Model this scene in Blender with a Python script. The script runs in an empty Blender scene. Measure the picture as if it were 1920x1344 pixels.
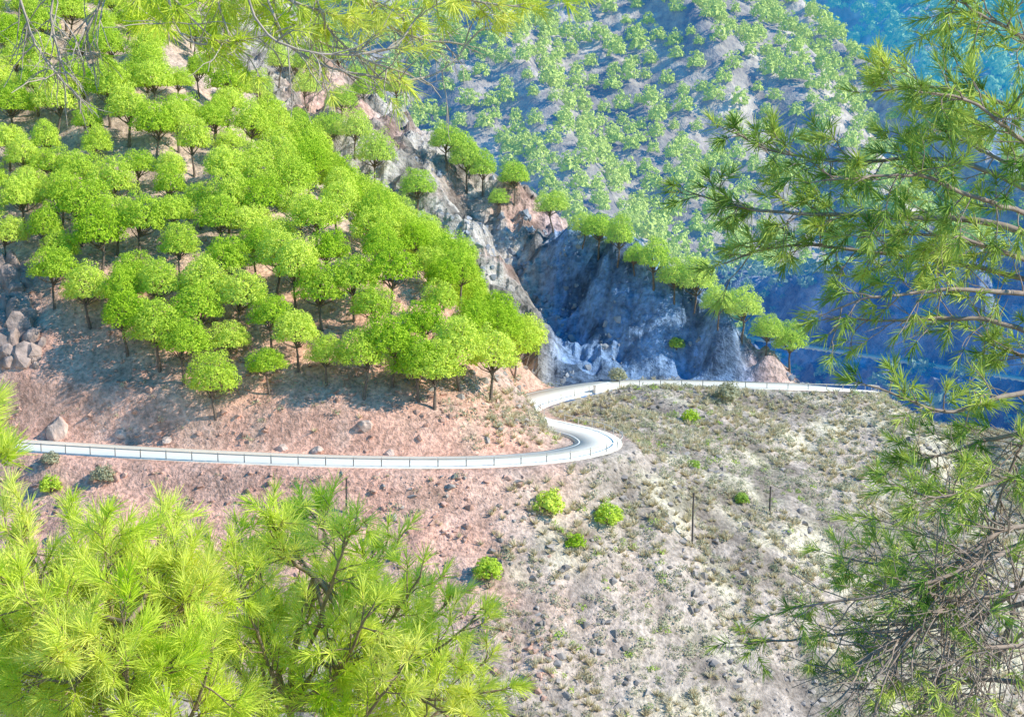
import bpy, bmesh, math
import numpy as np
from mathutils import Vector
rng = np.random.default_rng(11)
scn = bpy.context.scene
col = scn.collection
# ------------------------------------------------------------------ camera
F = 2637.0
TH = math.atan((672-300)/F)
cT, sT = math.cos(TH), math.sin(TH)
cam = bpy.data.cameras.new('camera')
cam.sensor_fit = 'HORIZONTAL'
cam.angle = 2*math.atan(960/F)
cam.clip_start = 0.05
cam.clip_end = 4000
co = bpy.data.objects.new('camera', cam)
col.objects.link(co)
co.rotation_euler = (math.pi/2-TH, 0, 0)
scn.camera = co
scn.view_settings.view_transform = 'Standard'
scn.view_settings.look = 'None'
scn.view_settings.exposure = 0

def at(px, py, Y):
    a = (px-960)/F
    b = -(py-672)/F
    d = np.array([a, cT+b*sT, -sT+b*cT])
    return d*(Y/d[1])

def proj(P):
    P = np.asarray(P, float)
    dep = P[..., 1]*cT-P[..., 2]*sT
    up = P[..., 1]*sT+P[..., 2]*cT
    return 960+F*P[..., 0]/dep, 672-F*up/dep

# ------------------------------------------------------------------ light
sd = np.array([0.78, -0.20, 0.60])
sd /= np.linalg.norm(sd)
sun = bpy.data.lights.new('sun', 'SUN')
sun.energy = 5.0
sun.angle = math.radians(0.5)
sun.color = (1.0, 0.95, 0.83)
so = bpy.data.objects.new('sun', sun)
col.objects.link(so)
so.rotation_euler = Vector(sd).to_track_quat('Z', 'Y').to_euler()
w = bpy.data.worlds.new('World')
scn.world = w
w.use_nodes = True
nt = w.node_tree
bg = nt.nodes['Background']
sky = nt.nodes.new('ShaderNodeTexSky')
sky.sky_type = 'NISHITA'
sky.sun_disc = False
sky.sun_elevation = math.asin(sd[2])
sky.sun_rotation = math.atan2(sd[0], sd[1])
sky.air_density = 1.5
sky.dust_density = 0.2
sky.ozone_density = 6.0
hs = nt.nodes.new('ShaderNodeHueSaturation')
hs.inputs['Saturation'].default_value = 3.0
hs.inputs['Value'].default_value = 1.2
nt.links.new(sky.outputs[0], hs.inputs['Color'])
nt.links.new(hs.outputs[0], bg.inputs[0])
bg.inputs[1].default_value = 0.15

# ------------------------------------------------------------------ helpers
def mk(name, V, Fc, m, parent=None, smooth=False):
    me = bpy.data.meshes.new(name)
    me.from_pydata(np.asarray(V).tolist(), [], [list(f) for f in (Fc.tolist() if hasattr(Fc, 'tolist') else Fc)])
    me.materials.append(m)
    if smooth:
        me.polygons.foreach_set('use_smooth', [True]*len(me.polygons))
    me.update()
    o = bpy.data.objects.new(name, me)
    col.objects.link(o)
    if parent is not None:
        o.parent = parent
    return o

def tag(o, label=None, cat=None, group=None, kind=None):
    if label: o['label'] = label
    if cat: o['category'] = cat
    if group: o['group'] = group
    if kind: o['kind'] = kind
    return o

def empty(name, loc, label, cat, group=None):
    o = bpy.data.objects.new(name, None)
    o.empty_display_size = 0.2
    o.location = loc
    col.objects.link(o)
    return tag(o, label, cat, group)

class Acc:
    def __init__(s): s.V = []; s.F = []; s.n = 0
    def add(s, V, Fc):
        V = np.asarray(V, float); Fc = np.asarray(Fc, int)
        s.V.append(V); s.F += (Fc+s.n).tolist(); s.n += len(V)
    def mk(s, name, m, parent=None, smooth=False):
        return mk(name, np.concatenate(s.V), s.F, m, parent, smooth)

TB = rng.random((512, 512))*2-1
def vn(x, y):
    xi = np.floor(x).astype(int); yi = np.floor(y).astype(int)
    fx = x-xi; fy = y-yi
    u = fx*fx*(3-2*fx); v = fy*fy*(3-2*fy)
    a = TB[yi % 512, xi % 512]; b = TB[yi % 512, (xi+1) % 512]
    c = TB[(yi+1) % 512, xi % 512]; d = TB[(yi+1) % 512, (xi+1) % 512]
    return (a*(1-u)+b*u)*(1-v)+(c*(1-u)+d*u)*v
def fbm(x, y, s, o, seed=0):
    r = 0; A = 1.0
    for k in range(o):
        r = r+A*vn(x/s*2**k+seed+31.7*k, y/s*2**k+seed*1.7+11.3*k); A *= .5
    return r
def ridged(x, y, s, o, seed=0):
    r = 0; A = 1.0
    for k in range(o):
        r = r+A*(0.5-np.abs(vn(x/s*2**k+seed+31.7*k, y/s*2**k+seed*1.7+11.3*k))); A *= .5
    return r
def sst(a, b, x):
    t = np.clip((x-a)/(b-a), 0, 1)
    return t*t*(3-2*t)

# ------------------------------------------------------------------ materials
def newmat(name):
    m = bpy.data.materials.new(name); m.use_nodes = True
    t = m.node_tree
    return m, t, t.nodes['Principled BSDF']

def noise_node(t, scale, detail=6, rough=.6):
    tc = t.nodes.new('ShaderNodeTexCoord')
    n = t.nodes.new('ShaderNodeTexNoise')
    n.inputs['Scale'].default_value = scale; n.inputs['Detail'].default_value = detail; n.inputs['Roughness'].default_value = rough
    t.links.new(tc.outputs['Object'], n.inputs['Vector'])
    return n
def maprange(t, src, a, b, c, d):
    m = t.nodes.new('ShaderNodeMapRange')
    for i, v in zip((1, 2, 3, 4), (a, b, c, d)): m.inputs[i].default_value = v
    t.links.new(src, m.inputs[0]); return m.outputs[0]
def vmul(t, a, b):
    m = t.nodes.new('ShaderNodeVectorMath'); m.operation = 'MULTIPLY'
    t.links.new(a, m.inputs[0]); t.links.new(b, m.inputs[1]); return m.outputs[0]

def terrain_mat(name, s1, s2, lo, hi, bump, dist, emis=None):
    m, t, p = newmat(name)
    t.nodes.remove(p)
    p = t.nodes.new('ShaderNodeBsdfDiffuse')
    at_ = t.nodes.new('ShaderNodeAttribute'); at_.attribute_name = 'tint'
    n1 = noise_node(t, s1, 4, .7); n2 = noise_node(t, s2, 4, .65)
    v = vmul(t, at_.outputs['Color'], maprange(t, n1.outputs[0], .32, .68, lo, hi))
    v = vmul(t, v, maprange(t, n2.outputs[0], .35, .62, .62, 1.2))
    t.links.new(v, p.inputs['Color'])
    b = t.nodes.new('ShaderNodeBump'); b.inputs['Strength'].default_value = bump; b.inputs['Distance'].default_value = dist
    t.links.new(n2.outputs[0], b.inputs['Height']); t.links.new(b.outputs[0], p.inputs['Normal'])
    out = p.outputs[0]
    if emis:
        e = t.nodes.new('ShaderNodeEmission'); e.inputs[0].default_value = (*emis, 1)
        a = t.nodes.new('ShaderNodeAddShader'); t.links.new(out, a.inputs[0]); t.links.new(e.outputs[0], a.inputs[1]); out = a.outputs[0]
    t.links.new(out, t.nodes['Material Output'].inputs[0])
    return m

def leaf_mat(name, c1, c2, trans=.3, emis=None, nscale=None):
    m, t, p = newmat(name)
    t.nodes.remove(p)
    oi = t.nodes.new('ShaderNodeObjectInfo')
    mx = t.nodes.new('ShaderNodeMix'); mx.data_type = 'RGBA'
    if nscale:
        n = noise_node(t, nscale, 2)
        t.links.new(maprange(t, n.outputs[0], .32, .68, 0, 1), mx.inputs[0])
    else:
        t.links.new(oi.outputs['Random'], mx.inputs[0])
    mx.inputs[6].default_value = (*c1, 1); mx.inputs[7].default_value = (*c2, 1)
    df = t.nodes.new('ShaderNodeBsdfDiffuse'); tr = t.nodes.new('ShaderNodeBsdfTranslucent')
    t.links.new(mx.outputs[2], df.inputs[0]); t.links.new(mx.outputs[2], tr.inputs[0])
    ms = t.nodes.new('ShaderNodeMixShader'); ms.inputs[0].default_value = trans
    t.links.new(df.outputs[0], ms.inputs[1]); t.links.new(tr.outputs[0], ms.inputs[2])
    out = ms.outputs[0]
    if emis:
        e = t.nodes.new('ShaderNodeEmission'); e.inputs[0].default_value = (*emis, 1)
        a = t.nodes.new('ShaderNodeAddShader'); t.links.new(out, a.inputs[0]); t.links.new(e.outputs[0], a.inputs[1]); out = a.outputs[0]
    t.links.new(out, t.nodes['Material Output'].inputs[0])
    return m

def plain_mat(name, c, var=.3, scale=4, rough=.8, metal=0, bump=.3, bd=.03):
    m, t, p = newmat(name)
    n = noise_node(t, scale, 4)
    rgb = t.nodes.new('ShaderNodeRGB'); rgb.outputs[0].default_value = (*c, 1)
    t.links.new(vmul(t, rgb.outputs[0], maprange(t, n.outputs[0], .3, .7, 1-var, 1+var)), p.inputs['Base Color'])
    p.inputs['Roughness'].default_value = rough; p.inputs['Metallic'].default_value = metal
    b = t.nodes.new('ShaderNodeBump'); b.inputs['Strength'].default_value = bump; b.inputs['Distance'].default_value = bd
    t.links.new(n.outputs[0], b.inputs['Height']); t.links.new(b.outputs[0], p.inputs['Normal'])
    return m

HC = (.004, .036, .12)
HAZE_D = (.008, .12, .33)  # emitted blue that stands in for distant haze
M = dict(
    hill=terrain_mat('red_and_grey_soil', .5, 3.0, .66, 1.24, .9, .25),
    rock=terrain_mat('spur_rock', .35, 1.6, .55, 1.3, 1.0, .5),
    far=terrain_mat('far_soil_haze_glow', .08, .5, .6, 1.25, .8, 1.0, (.004, .05, .20)),  # blue glow stands in for haze and the shade between trees
    shade=terrain_mat('shaded_slope_soil_blue_glow', .12, .8, .45, 1.4, 1.0, 1.0, (.001, .04, .17)),  # soil emits blue, painting haze and blue shade over the slope
    dist=terrain_mat('distant_soil_haze_glow', .04, .2, .6, 1.3, .8, 2, HAZE_D),  # airlight put into the soil as emission
    near=terrain_mat('near_soil', .5, 3, .6, 1.2, .6, .2),
    road=plain_mat('pale_asphalt', (.97, .91, .78), .04, 1.5, .9, 0, .2, .01),
    line=plain_mat('road_paint', (.96, .93, .86), .04, 3, .7),
    steel=plain_mat('galvanised_steel', (.74, .70, .62), .10, 2, .6, .0, .05),
    post=plain_mat('post_steel', (.56, .53, .48), .2, 2, .6, .1, .05),
    wall=plain_mat('pale_masonry', (.90, .86, .78), .12, 2, .9, 0, .5, .03),
    bark=plain_mat('pine_bark', (.20, .15, .115), .4, 6, .95),
    twig=plain_mat('grey_twig', (.38, .29, .225), .35, 30, .9, 0, .3, .003),
    twigp=plain_mat('pale_twig', (.56, .46, .37), .3, 30, .9, 0, .3, .003),
    twigb=plain_mat('brown_twig', (.34, .24, .15), .35, 30, .9, 0, .3, .003),
    boulder=plain_mat('boulder_rock', (.62, .47, .39), .35, 1.2, .95, 0, 1, .15),
    outcrop=plain_mat('outcrop_rock', (.44, .33, .28), .5, .9, .95, 0, 1, .3),
    rubble=plain_mat('rubble_rock', (.40, .35, .31), .4, .6, .95, 0, .6, .05),
    rubbles=plain_mat('spur_rubble_rock', (.36, .38, .42), .4, .6, .95, 0, .6, .05),
    rubbler=plain_mat('red_rubble_rock', (.60, .37, .28), .4, .6, .95, 0, .6, .05),
    pole=plain_mat('weathered_pole', (.12, .10, .09), .3, 6, .9),
    pineA=leaf_mat('pine_foliage', (.44, .66, .04), (.80, .92, .15), .14),
    pineB=leaf_mat('ridge_pine_foliage_haze_glow', (.50, .70, .07), (.76, .88, .18), .14, (.003, .012, .02)),  # faint blue emission added as haze
    pineC=leaf_mat('hazy_pine_foliage_glow', (.66, .76, .22), (.90, .92, .36), .12, (.004, .03, .09)),  # haze over the far pines is a blue glow in the foliage
    pineD=leaf_mat('distant_pine_foliage_haze_glow', (.34, .52, .26), (.48, .62, .32), .2, HAZE_D),  # foliage emits the same haze blue as the distant hill
    scrubd=leaf_mat('shade_scrub_foliage_blue_glow', (.20, .30, .20), (.30, .40, .26), .2, (.001, .055, .19)),  # blue shade put into the leaves as a glow
    scrub=leaf_mat('grey_scrub_foliage', (.42, .43, .27), (.64, .62, .42), .22, None, .4),
    scrubg=leaf_mat('green_scrub_foliage', (.38, .58, .08), (.58, .70, .18), .2, None, .4),
    straw=leaf_mat('dry_grass_blades', (.70, .60, .38), (.82, .74, .52), .25, None, .4),
    needY=leaf_mat('sunlit_needles', (.72, .88, .06), (.98, .98, .26), .36, None, 2.5),
    needG=leaf_mat('green_needles', (.18, .35, .06), (.76, .84, .18), .2, None, 3.0),
)

# ------------------------------------------------------------------ road line
RP = [(-500, 800, 112), (-250, 816, 109), (0, 832, 106), (300, 850, 103), (600, 863, 100.8), (850, 866, 100.5), (1000, 859, 102),
      (1084, 847, 104.5), (1122, 832, 108), (1102, 815, 112.7), (1048, 800, 116.7), (990, 787, 121), (968, 771, 126),
      (998, 751, 131), (1070, 733, 135.5), (1160, 719, 138.5), (1300, 719, 138.5), (1450, 723, 137.5), (1550, 727, 139), (1600, 730, 143), (1615, 736, 150), (1590, 745, 162)]
RP = np.array([at(*p) for p in RP])
def catmull(P, k):
    P = np.vstack([2*P[0]-P[1], P, 2*P[-1]-P[-2]])
    out = []
    for i in range(1, len(P)-2):
        for t in np.arange(k)/k:
            a, b, c, d = P[i-1:i+3]
            out.append(.5*(2*b+(c-a)*t+(2*a-5*b+4*c-d)*t*t+(3*b-a-3*c+d)*t**3))
    out.append(P[-2])
    return np.array(out)
def resample(P, step):
    L = np.r_[0, np.cumsum(np.linalg.norm(np.diff(P, axis=0), axis=1))]
    n = max(2, int(L[-1]/step)+1)
    s = np.linspace(0, L[-1], n)
    return np.array([np.interp(s, L, P[:, i]) for i in range(3)]).T
RC = resample(catmull(RP, 14), .6)
zz = RC[:, 2].copy()
for _ in range(30):
    zz[1:-1] = (zz[:-2]+2*zz[1:-1]+zz[2:])/4
RC[:, 2] = zz
TN = np.gradient(RC, axis=0); TN[:, 2] = 0
TN /= np.linalg.norm(TN, axis=1)[:, None]
RT = np.stack([TN[:, 1], -TN[:, 0], 0*TN[:, 0]], 1)   # right-hand (downhill) side
HW = 1.85
def idx_near(px, py, Y):
    p = at(px, py, Y); return int(((RC[:, :2]-p[:2])**2).sum(1).argmin())
iH = idx_near(990, 787, 121)
iG = idx_near(1150, 719, 138.5)
ar = np.arange(len(RC))
WS = 1+.4*np.exp(-((ar-(iH*.4+iG*.6))/(.32*(iG-iH)))**2)     # the road widens where it climbs through the gully
RT = RT*WS[:, None]
def road_near(X, Y):
    sh = X.shape; x = X.ravel(); y = Y.ravel()
    D = np.empty(len(x)); Z = np.empty(len(x))
    for i in range(0, len(x), 20000):
        d = (x[i:i+20000, None]-RC[None, :, 0])**2+(y[i:i+20000, None]-RC[None, :, 1])**2
        j = d.argmin(1)
        D[i:i+20000] = np.sqrt(d[np.arange(len(j)), j])-HW*(WS[j]-1); Z[i:i+20000] = RC[j, 2]
    return D.reshape(sh), Z.reshape(sh)

# ------------------------------------------------------------------ terrain
def rbf(P, c=3.0, lam=.15):
    P = np.asarray(P, float)
    xy = P[:, :2]; n = len(P)
    A = np.sqrt(((xy[:, None]-xy[None])**2).sum(2)+c*c)-lam*np.eye(n)
    Q = np.c_[np.ones(n), xy]
    K = np.block([[A, Q], [Q.T, np.zeros((3, 3))]])
    sol = np.linalg.solve(K, np.r_[P[:, 2], 0, 0, 0])
    def f(X, Y):
        Z = sol[n]+sol[n+1]*X+sol[n+2]*Y
        for i in range(n):
            Z = Z+sol[i]*np.sqrt((X-xy[i, 0])**2+(Y-xy[i, 1])**2+c*c)
        return Z
    return f

class Sheet:
    def __init__(s, x0, x1, y0, y1, c, fn):
        s.x0, s.y0, s.c = x0, y0, c
        xs = np.arange(x0, x1, c); ys = np.arange(y0, y1, c)
        s.X, s.Y = np.meshgrid(xs, ys)
        s.Z = fn(s.X, s.Y); s.ny, s.nx = s.Z.shape
    def h(s, x, y):
        x = np.asarray(x, float); y = np.asarray(y, float)
        u = (x-s.x0)/s.c; v = (y-s.y0)/s.c
        ok = (u >= 0) & (v >= 0) & (u < s.nx-1) & (v < s.ny-1)
        u = np.clip(u, 0, s.nx-1.001); v = np.clip(v, 0, s.ny-1.001)
        i = u.astype(int); j = v.astype(int); a = u-i; b = v-j
        Z = s.Z
        r = (Z[j, i]*(1-a)+Z[j, i+1]*a)*(1-b)+(Z[j+1, i]*(1-a)+Z[j+1, i+1]*a)*b
        return np.where(ok, r, -1e6)
    def build(s, name, m, tint, smooth=True):
        V = np.stack([s.X.ravel(), s.Y.ravel(), s.Z.ravel()], 1)
        idx = np.arange(s.nx*s.ny).reshape(s.ny, s.nx)
        Fc = np.stack([idx[:-1, :-1], idx[:-1, 1:], idx[1:, 1:], idx[1:, :-1]], -1).reshape(-1, 4)
        o = mk(name, V, Fc, m, None, smooth)
        ca = o.data.color_attributes.new('tint', 'FLOAT_COLOR', 'POINT')
        rgba = np.ones((len(V), 4)); rgba[:, :3] = tint(s.X, s.Y, s.Z).reshape(-1, 3)
        ca.data.foreach_set('color', rgba.ravel())
        tag(o, kind='structure')
        return o

def hit(px, py, sh, Ya, Yb):
    Ys = np.arange(Ya, Yb, .2)
    d = at(px, py, 1.0)
    P = d[None]*Ys[:, None]
    b = np.where(P[:, 2] <= sh.h(P[:, 0], P[:, 1]))[0]
    return P[b[0]] if len(b) else None
def ground(px, py, sh, Ya, Yb):
    for k in range(0, 260, 4):
        p = hit(px, py+k, sh, Ya, Yb)
        if p is not None: return p
    return None

# ---- A : near hillside
A = []
for px in (-700, -300, 100, 500, 900): A += [at(px, 1800, 66), at(px, 1400, 81), at(px, 1120, 90)]
for p in [(1200, 1800, 68), (1200, 1400, 84), (1600, 1800, 71), (1600, 1400, 89), (2000, 1800, 74), (2000, 1400, 94), (2500, 1800, 78), (2500, 1400, 100),
          (1200, 1100, 95), (1500, 1080, 102), (1800, 1060, 109), (2200, 1060, 116), (2600, 1060, 120), (200, 950, 97), (600, 960, 96.0), (950, 950, 96.5),
          (1250, 930, 104), (1250, 830, 114), (1400, 880, 116), (1400, 800, 127), (1600, 870, 124), (1600, 790, 131), (1800, 880, 126), (1085, 768, 122.5), (1160, 770, 124)]:
    A.append(at(*p))
A += list(RP[:20])
edge = [at(*p) for p in [(1700, 775, 136), (1850, 805, 134), (2000, 830, 132), (2250, 870, 130), (2600, 900, 130)]]
A += edge
for e in edge: A += [e+np.array([4, 9, -7]), e+np.array([8, 22, -24])]
A += [RP[19]+np.array([5, 4, -4]), RP[20]+np.array([0, 0, -8]), RP[20]+np.array([2, 14, -22])]
def YA(py, s=.7, Y0=101.5, z0=-21.6):
    k = (300-py)/F
    return Y0+(k*Y0-z0)/(s-k)
for px in (-700, -350, 0, 300, 550, 800):
    for py in (760, 600, 450, 300, 150, 0, -150, -300):
        crest_px = np.interp(py, [-300, -80, 60, 250, 360, 450, 530, 620, 690, 745], [20, 200, 330, 480, 600, 700, 800, 900, 950, 985])
        if px < crest_px-60:
            off = (106-101.5)*np.clip((400-px)/700, 0, 1.3)
            A.append(at(px, py-(18 if px < 100 else 0), YA(py)+off))
CA = [at(*p) for p in [(1020, 806, 109), (990, 752, 112.5), (950, 690, 116.5), (900, 620, 121), (800, 530, 127.5), (700, 450, 134), (600, 360, 141), (480, 250, 150), (330, 60, 165), (200, -80, 178), (20, -300, 205)]]
A += CA
for c in CA[4:]:
    A += [c+np.array([7, 9, -7]), c+np.array([15, 18, -18])]
for r in RP[15:19]:
    A += [r+np.array([0, 7, -4]), r+np.array([2, 18, -14])]
fA = rbf(A)
def zA(X, Y):
    Z = fA(X, Y)
    D, RZ = road_near(X, Y)
    k = sst(HW+.8, HW+6, D)
    Z = Z+k*(fbm(X, Y, 9, 3, 3)*.6+fbm(X, Y, 2.2, 3, 8)*.28+ridged(X, Y, 4, 3, 5)*.6*sst(-.1, .6, fbm(X, Y, 14, 2, 9)))
    t = sst(HW+.5, HW+2.6, D)
    return (RZ-.08)*(1-t)+Z*t
SA = Sheet(-85, 75, 45, 200, .4, zA)
def tintA(X, Y, Z):
    n = fbm(X, Y, 10, 4, 21); n2 = fbm(X, Y, 3, 3, 33); n3 = fbm(X, Y, 1.6, 2, 61)
    red = np.clip(sst(11, -6, X+8*n)*sst(-35, -27, Z+2.5*n2)*(.88+.3*n3), 0, 1)[..., None]
    up = sst(-14, -5, Z)[..., None]
    grey = np.array([.60, .50, .42]); straw = np.array([.78, .69, .51]); rd = np.array([.96, .54, .39]); gro = np.array([.74, .55, .44])
    kk = sst(-.1, 1.0, n2+.4*n+.02*(X-8))[..., None]
    base = grey*(1-kk)+straw*kk
    dk = sst(.1, .6, fbm(X, Y, 4.5, 4, 91))[..., None]
    base = base*(1-.42*dk)
    c = base*(1-red)+rd*red
    return c*(1-up)+gro*up
SA.build('hillside', M['hill'], tintA)

# ---- B : rocky spur
B = [at(*p) for p in [(1000, 712, 141), (1100, 692, 143.5), (1200, 704, 143.0), (1300, 706, 142.5), (1400, 706, 142), (1490, 712, 141.5)]]
rib = [at(*p) for p in [(1065, 660, 144), (995, 590, 147.5), (945, 520, 151.5), (875, 430, 157), (790, 380, 161), (715, 340, 166), (620, 260, 173), (540, 190, 182), (440, 90, 192), (360, -50, 206)]]
val = [np.array(p, float) for p in [(10, 144.8, -21.3), (6.5, 148.5, -20.3), (4.5, 152, -19), (2.0, 157, -16.5), (-.3, 163, -12.5), (-2.5, 170, -7.5), (13, 144.5, -20.3), (15.5, 144.0, -20.3)]]
cre = [at(*p) for p in [(1500, 705, 139.5), (1440, 655, 140.5), (1340, 600, 143.5), (1250, 555, 147.0), (1150, 490, 152), (1060, 430, 159), (960, 365, 172), (880, 315, 179), (790, 255, 186), (670, 170, 197), (560, 80, 208), (450, -60, 224)]]
B += rib+val+cre
for c in rib[2:]: B += [c+np.array([-9, -6, -9]), c+np.array([-22, -16, -24])]
for c in cre: B += [c+np.array([8, 8, -9]), c+np.array([20, 20, -26])]
for r in RP[14:19]: B += [r, r+np.array([0, -8, -8])]
B += [at(1290, 655, 144.6), at(1320, 665, 143.5)]
fB = rbf(B, 1.6, .08)
def zB(X, Y):
    Z = fB(X, Y)
    D, RZ = road_near(X, Y)
    k = sst(HW+.6, HW+5, D)
    Z = Z+k*(ridged(X, Y, 6, 4, 3)*2.2+ridged(X, Y, 2.0, 3, 18)*1.1+fbm(X, Y, 1.6, 3, 8)*.6)
    t = sst(HW+.5, HW+2.4, D)
    return (RZ-.08)*(1-t)+Z*t
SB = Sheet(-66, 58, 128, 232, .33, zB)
def tintB(X, Y, Z):
    n = fbm(X, Y, 8, 4, 51)
    red = (sst(.0, .8, n+.7*sst(23, 30, X)+.35*sst(-4, 10, Z)))[..., None]
    gul_shade = (sst(2, 6, X)*sst(27, 22, X)*sst(174, 162, Y))[..., None]
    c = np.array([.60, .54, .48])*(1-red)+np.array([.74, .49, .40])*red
    c = c*(1-gul_shade)+np.array([.27, .40, .62])*gul_shade  # blue shade of the gully face painted into the rock colour
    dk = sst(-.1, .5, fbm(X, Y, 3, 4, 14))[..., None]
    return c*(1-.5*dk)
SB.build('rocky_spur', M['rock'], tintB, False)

# ---- C : far hillside
C = []
for px in (-300, 150, 600, 900, 1150, 1300):
    for py, Y in ((700, 192), (560, 215), (450, 235), (300, 258), (150, 285), (0, 317), (-150, 352), (-300, 400)):
        if (py < 560 or px < 1250) and not (px > 1200 and py < -100):
            C.append(at(px, py, Y+max(0, .035*(px-900))))
cc = [at(*p) for p in [(1350, -120, 375), (1410, -20, 358), (1480, 60, 342), (1580, 125, 326), (1700, 220, 308), (1850, 335, 293), (2050, 440, 280)]]
C += cc+[at(*p) for p in [(1460, 300, 286), (1580, 420, 272), (1700, 520, 256), (1460, 540, 240), (1900, 560, 245)]]
for c in cc: C += [c+np.array([25, 18, -26]), c+np.array([60, 45, -70])]
fC = rbf(C, 10, .5)
def zC(X, Y):
    return fC(X, Y)+ridged(X+.35*Y, Y*.35, 30, 3, 3)*13+fbm(X, Y, 9, 3, 4)*1.2
SC = Sheet(-140, 260, 195, 480, 1.5, zC)
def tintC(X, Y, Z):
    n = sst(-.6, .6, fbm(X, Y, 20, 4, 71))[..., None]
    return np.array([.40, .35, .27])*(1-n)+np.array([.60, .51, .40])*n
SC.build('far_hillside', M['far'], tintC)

# ---- shaded slope on the right with a road cut, and the distant hill
u0 = np.array([.83, .557])
def zS(X, Y):
    s = (X-42)*u0[0]+(Y-205)*u0[1]
    hw = 1.4
    z = np.where(s > 0, -27+1.5*s, -27+1.2*s)
    z = np.where((s > -hw) & (s < hw), -27, z-np.sign(s)*hw*np.where(s > 0, 1.5, 1.2))
    k = sst(hw, 5, np.abs(s))
    z = z+k*(ridged(X, Y, 14, 4, 3)*4.5+ridged(X, Y, 4, 3, 5)*2.0)
    cap = -15+.12*(X-50)+fbm(X, Y, 25, 3, 9)*4-.4*np.maximum(0, s-9)
    return np.minimum(z, cap)
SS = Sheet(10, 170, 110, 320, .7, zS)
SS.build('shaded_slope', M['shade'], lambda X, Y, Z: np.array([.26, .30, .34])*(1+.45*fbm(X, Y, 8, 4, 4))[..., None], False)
def zD(X, Y):
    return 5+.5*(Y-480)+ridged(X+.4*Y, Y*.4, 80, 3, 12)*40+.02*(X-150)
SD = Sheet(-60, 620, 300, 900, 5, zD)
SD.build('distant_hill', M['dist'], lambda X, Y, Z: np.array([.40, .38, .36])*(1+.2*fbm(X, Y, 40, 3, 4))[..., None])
# ---- slope under the camera
def zE(X, Y):
    return np.where(Y > 0, -1.7-1.0*Y, -1.7-.25*Y)+fbm(X, Y, 5, 3, 2)*.25
SE = Sheet(-60, 60, -20, 56, .8, zE)
SE.build('near_slope', M['near'], lambda X, Y, Z: np.array([.55, .44, .35])*(1+.25*fbm(X, Y, 4, 3, 4))[..., None])

# ------------------------------------------------------------------ road
def ribbon(C_, R_, a, b, dz, skirt=0):
    L = C_+R_*a+np.array([0, 0, dz]); R = C_+R_*b+np.array([0, 0, dz])
    n = len(C_)
    if skirt:
        V = np.vstack([L-np.array([0, 0, skirt]), L, R, R-np.array([0, 0, skirt])]); rows = 4
    else:
        V = np.vstack([L, R]); rows = 2
    Fc = []
    for r in range(rows-1):
        i = np.arange(n-1)+r*n
        Fc.append(np.stack([i, i+n, i+n+1, i+1], 1))
    return V, np.concatenate(Fc)
V, Fc = ribbon(RC, RT, -HW, HW, .04, .35)
tag(mk('road', V, Fc, M['road'], None, True), kind='structure')
ln = Acc()
for s in (-1, 1):
    V, Fc = ribbon(RC, RT, s*(HW-.35)-.06, s*(HW-.35)+.06, .046); ln.add(V, Fc)
tag(ln.mk('road_edge_lines', M['line']), kind='structure')
ta = np.array([.557, -.83])
s_ = np.arange(-45, 75, 1.5)
FC = np.stack([42+ta[0]*s_, 205+ta[1]*s_, -26.9+0*s_], 1)
FR = np.tile(np.array([[-.83, -.557, 0]]), (len(s_), 1))
V, Fc = ribbon(FC, FR, -1.2, 1.2, .05, .3)
tag(mk('far_road', V, Fc, M['road'], None, True), kind='structure')

# guardrails
def box(sx, sy, z0, z1):
    V = np.array([[x*sx/2, y*sy/2, z] for z in (z0, z1) for y in (-1, 1) for x in (-1, 1)])
    return V, np.array([[0, 1, 3, 2], [4, 6, 7, 5], [0, 4, 5, 1], [2, 3, 7, 6], [0, 2, 6, 4], [1, 5, 7, 3]])
def post_arrays():
    a = Acc()
    for dx, sx, dy, sy in ((0, .02, 0, .07), (.02, .035, .027, .018), (.02, .035, -.027, .018)):
        V, f = box(sx, sy, -.3, .64); V[:, 0] += dx; V[:, 1] += dy; a.add(V, f)
    return a
pa = post_arrays()
pm = pa.mk('post', M['post']); post_me = pm.data; bpy.data.objects.remove(pm)
def guardrail(i0, i1, label, off=HW-.05, CC=RC, RR=RT, step=2.0):
    c = CC[i0:i1]+RR[i0:i1]*off+np.array([0, 0, .04])
    c = resample(c, .5)
    t = np.gradient(c, axis=0); t[:, 2] = 0; t /= np.linalg.norm(t, axis=1)[:, None]
    r = np.stack([t[:, 1], -t[:, 0], 0*t[:, 0]], 1)
    root = empty('guardrail', c[0], label, 'guardrail')
    prof = [(.00, .53), (-.03, .545), (.0, .565), (.0, .575), (-.03, .595), (.0, .615), (.02, .615), (-.01, .595), (.02, .575), (.02, .565), (-.01, .545), (.02, .53)]
    V = np.concatenate([c+r*(a+.08)+np.array([0, 0, z]) for a, z in prof])-c[0]
    n = len(c); Fc = []
    for k in range(len(prof)):
        i = np.arange(n-1)+k*n; j = np.arange(n-1)+((k+1) % len(prof))*n
        Fc.append(np.stack([i, j, j+1, i+1], 1))
    mk('rail', V, np.concatenate(Fc), M['steel'], root)
    s = resample(c, step)
    ts = np.gradient(s, axis=0)
    for p, q in zip(s, ts):
        o = bpy.data.objects.new('post', post_me); col.objects.link(o); o.parent = root
        o.location = p-c[0]; o.rotation_euler = (0, 0, math.atan2(q[1], q[0])-math.pi/2)
    return root
guardrail(idx_near(-200, 820, 108.5), iH-4, 'long steel guardrail along the outer edge of the road, sweeping around the hairpin bend')
guardrail(iH+2, iG-7, 'short curved guardrail beside the pale road where it turns through the gully')
guardrail(iG, len(RC)-10, 'straight far guardrail on the road below the blue shaded rock face')
i0, i1 = iG-7, iG-2
c = RC[i0:i1]+RT[i0:i1]*(HW+.12)
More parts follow.
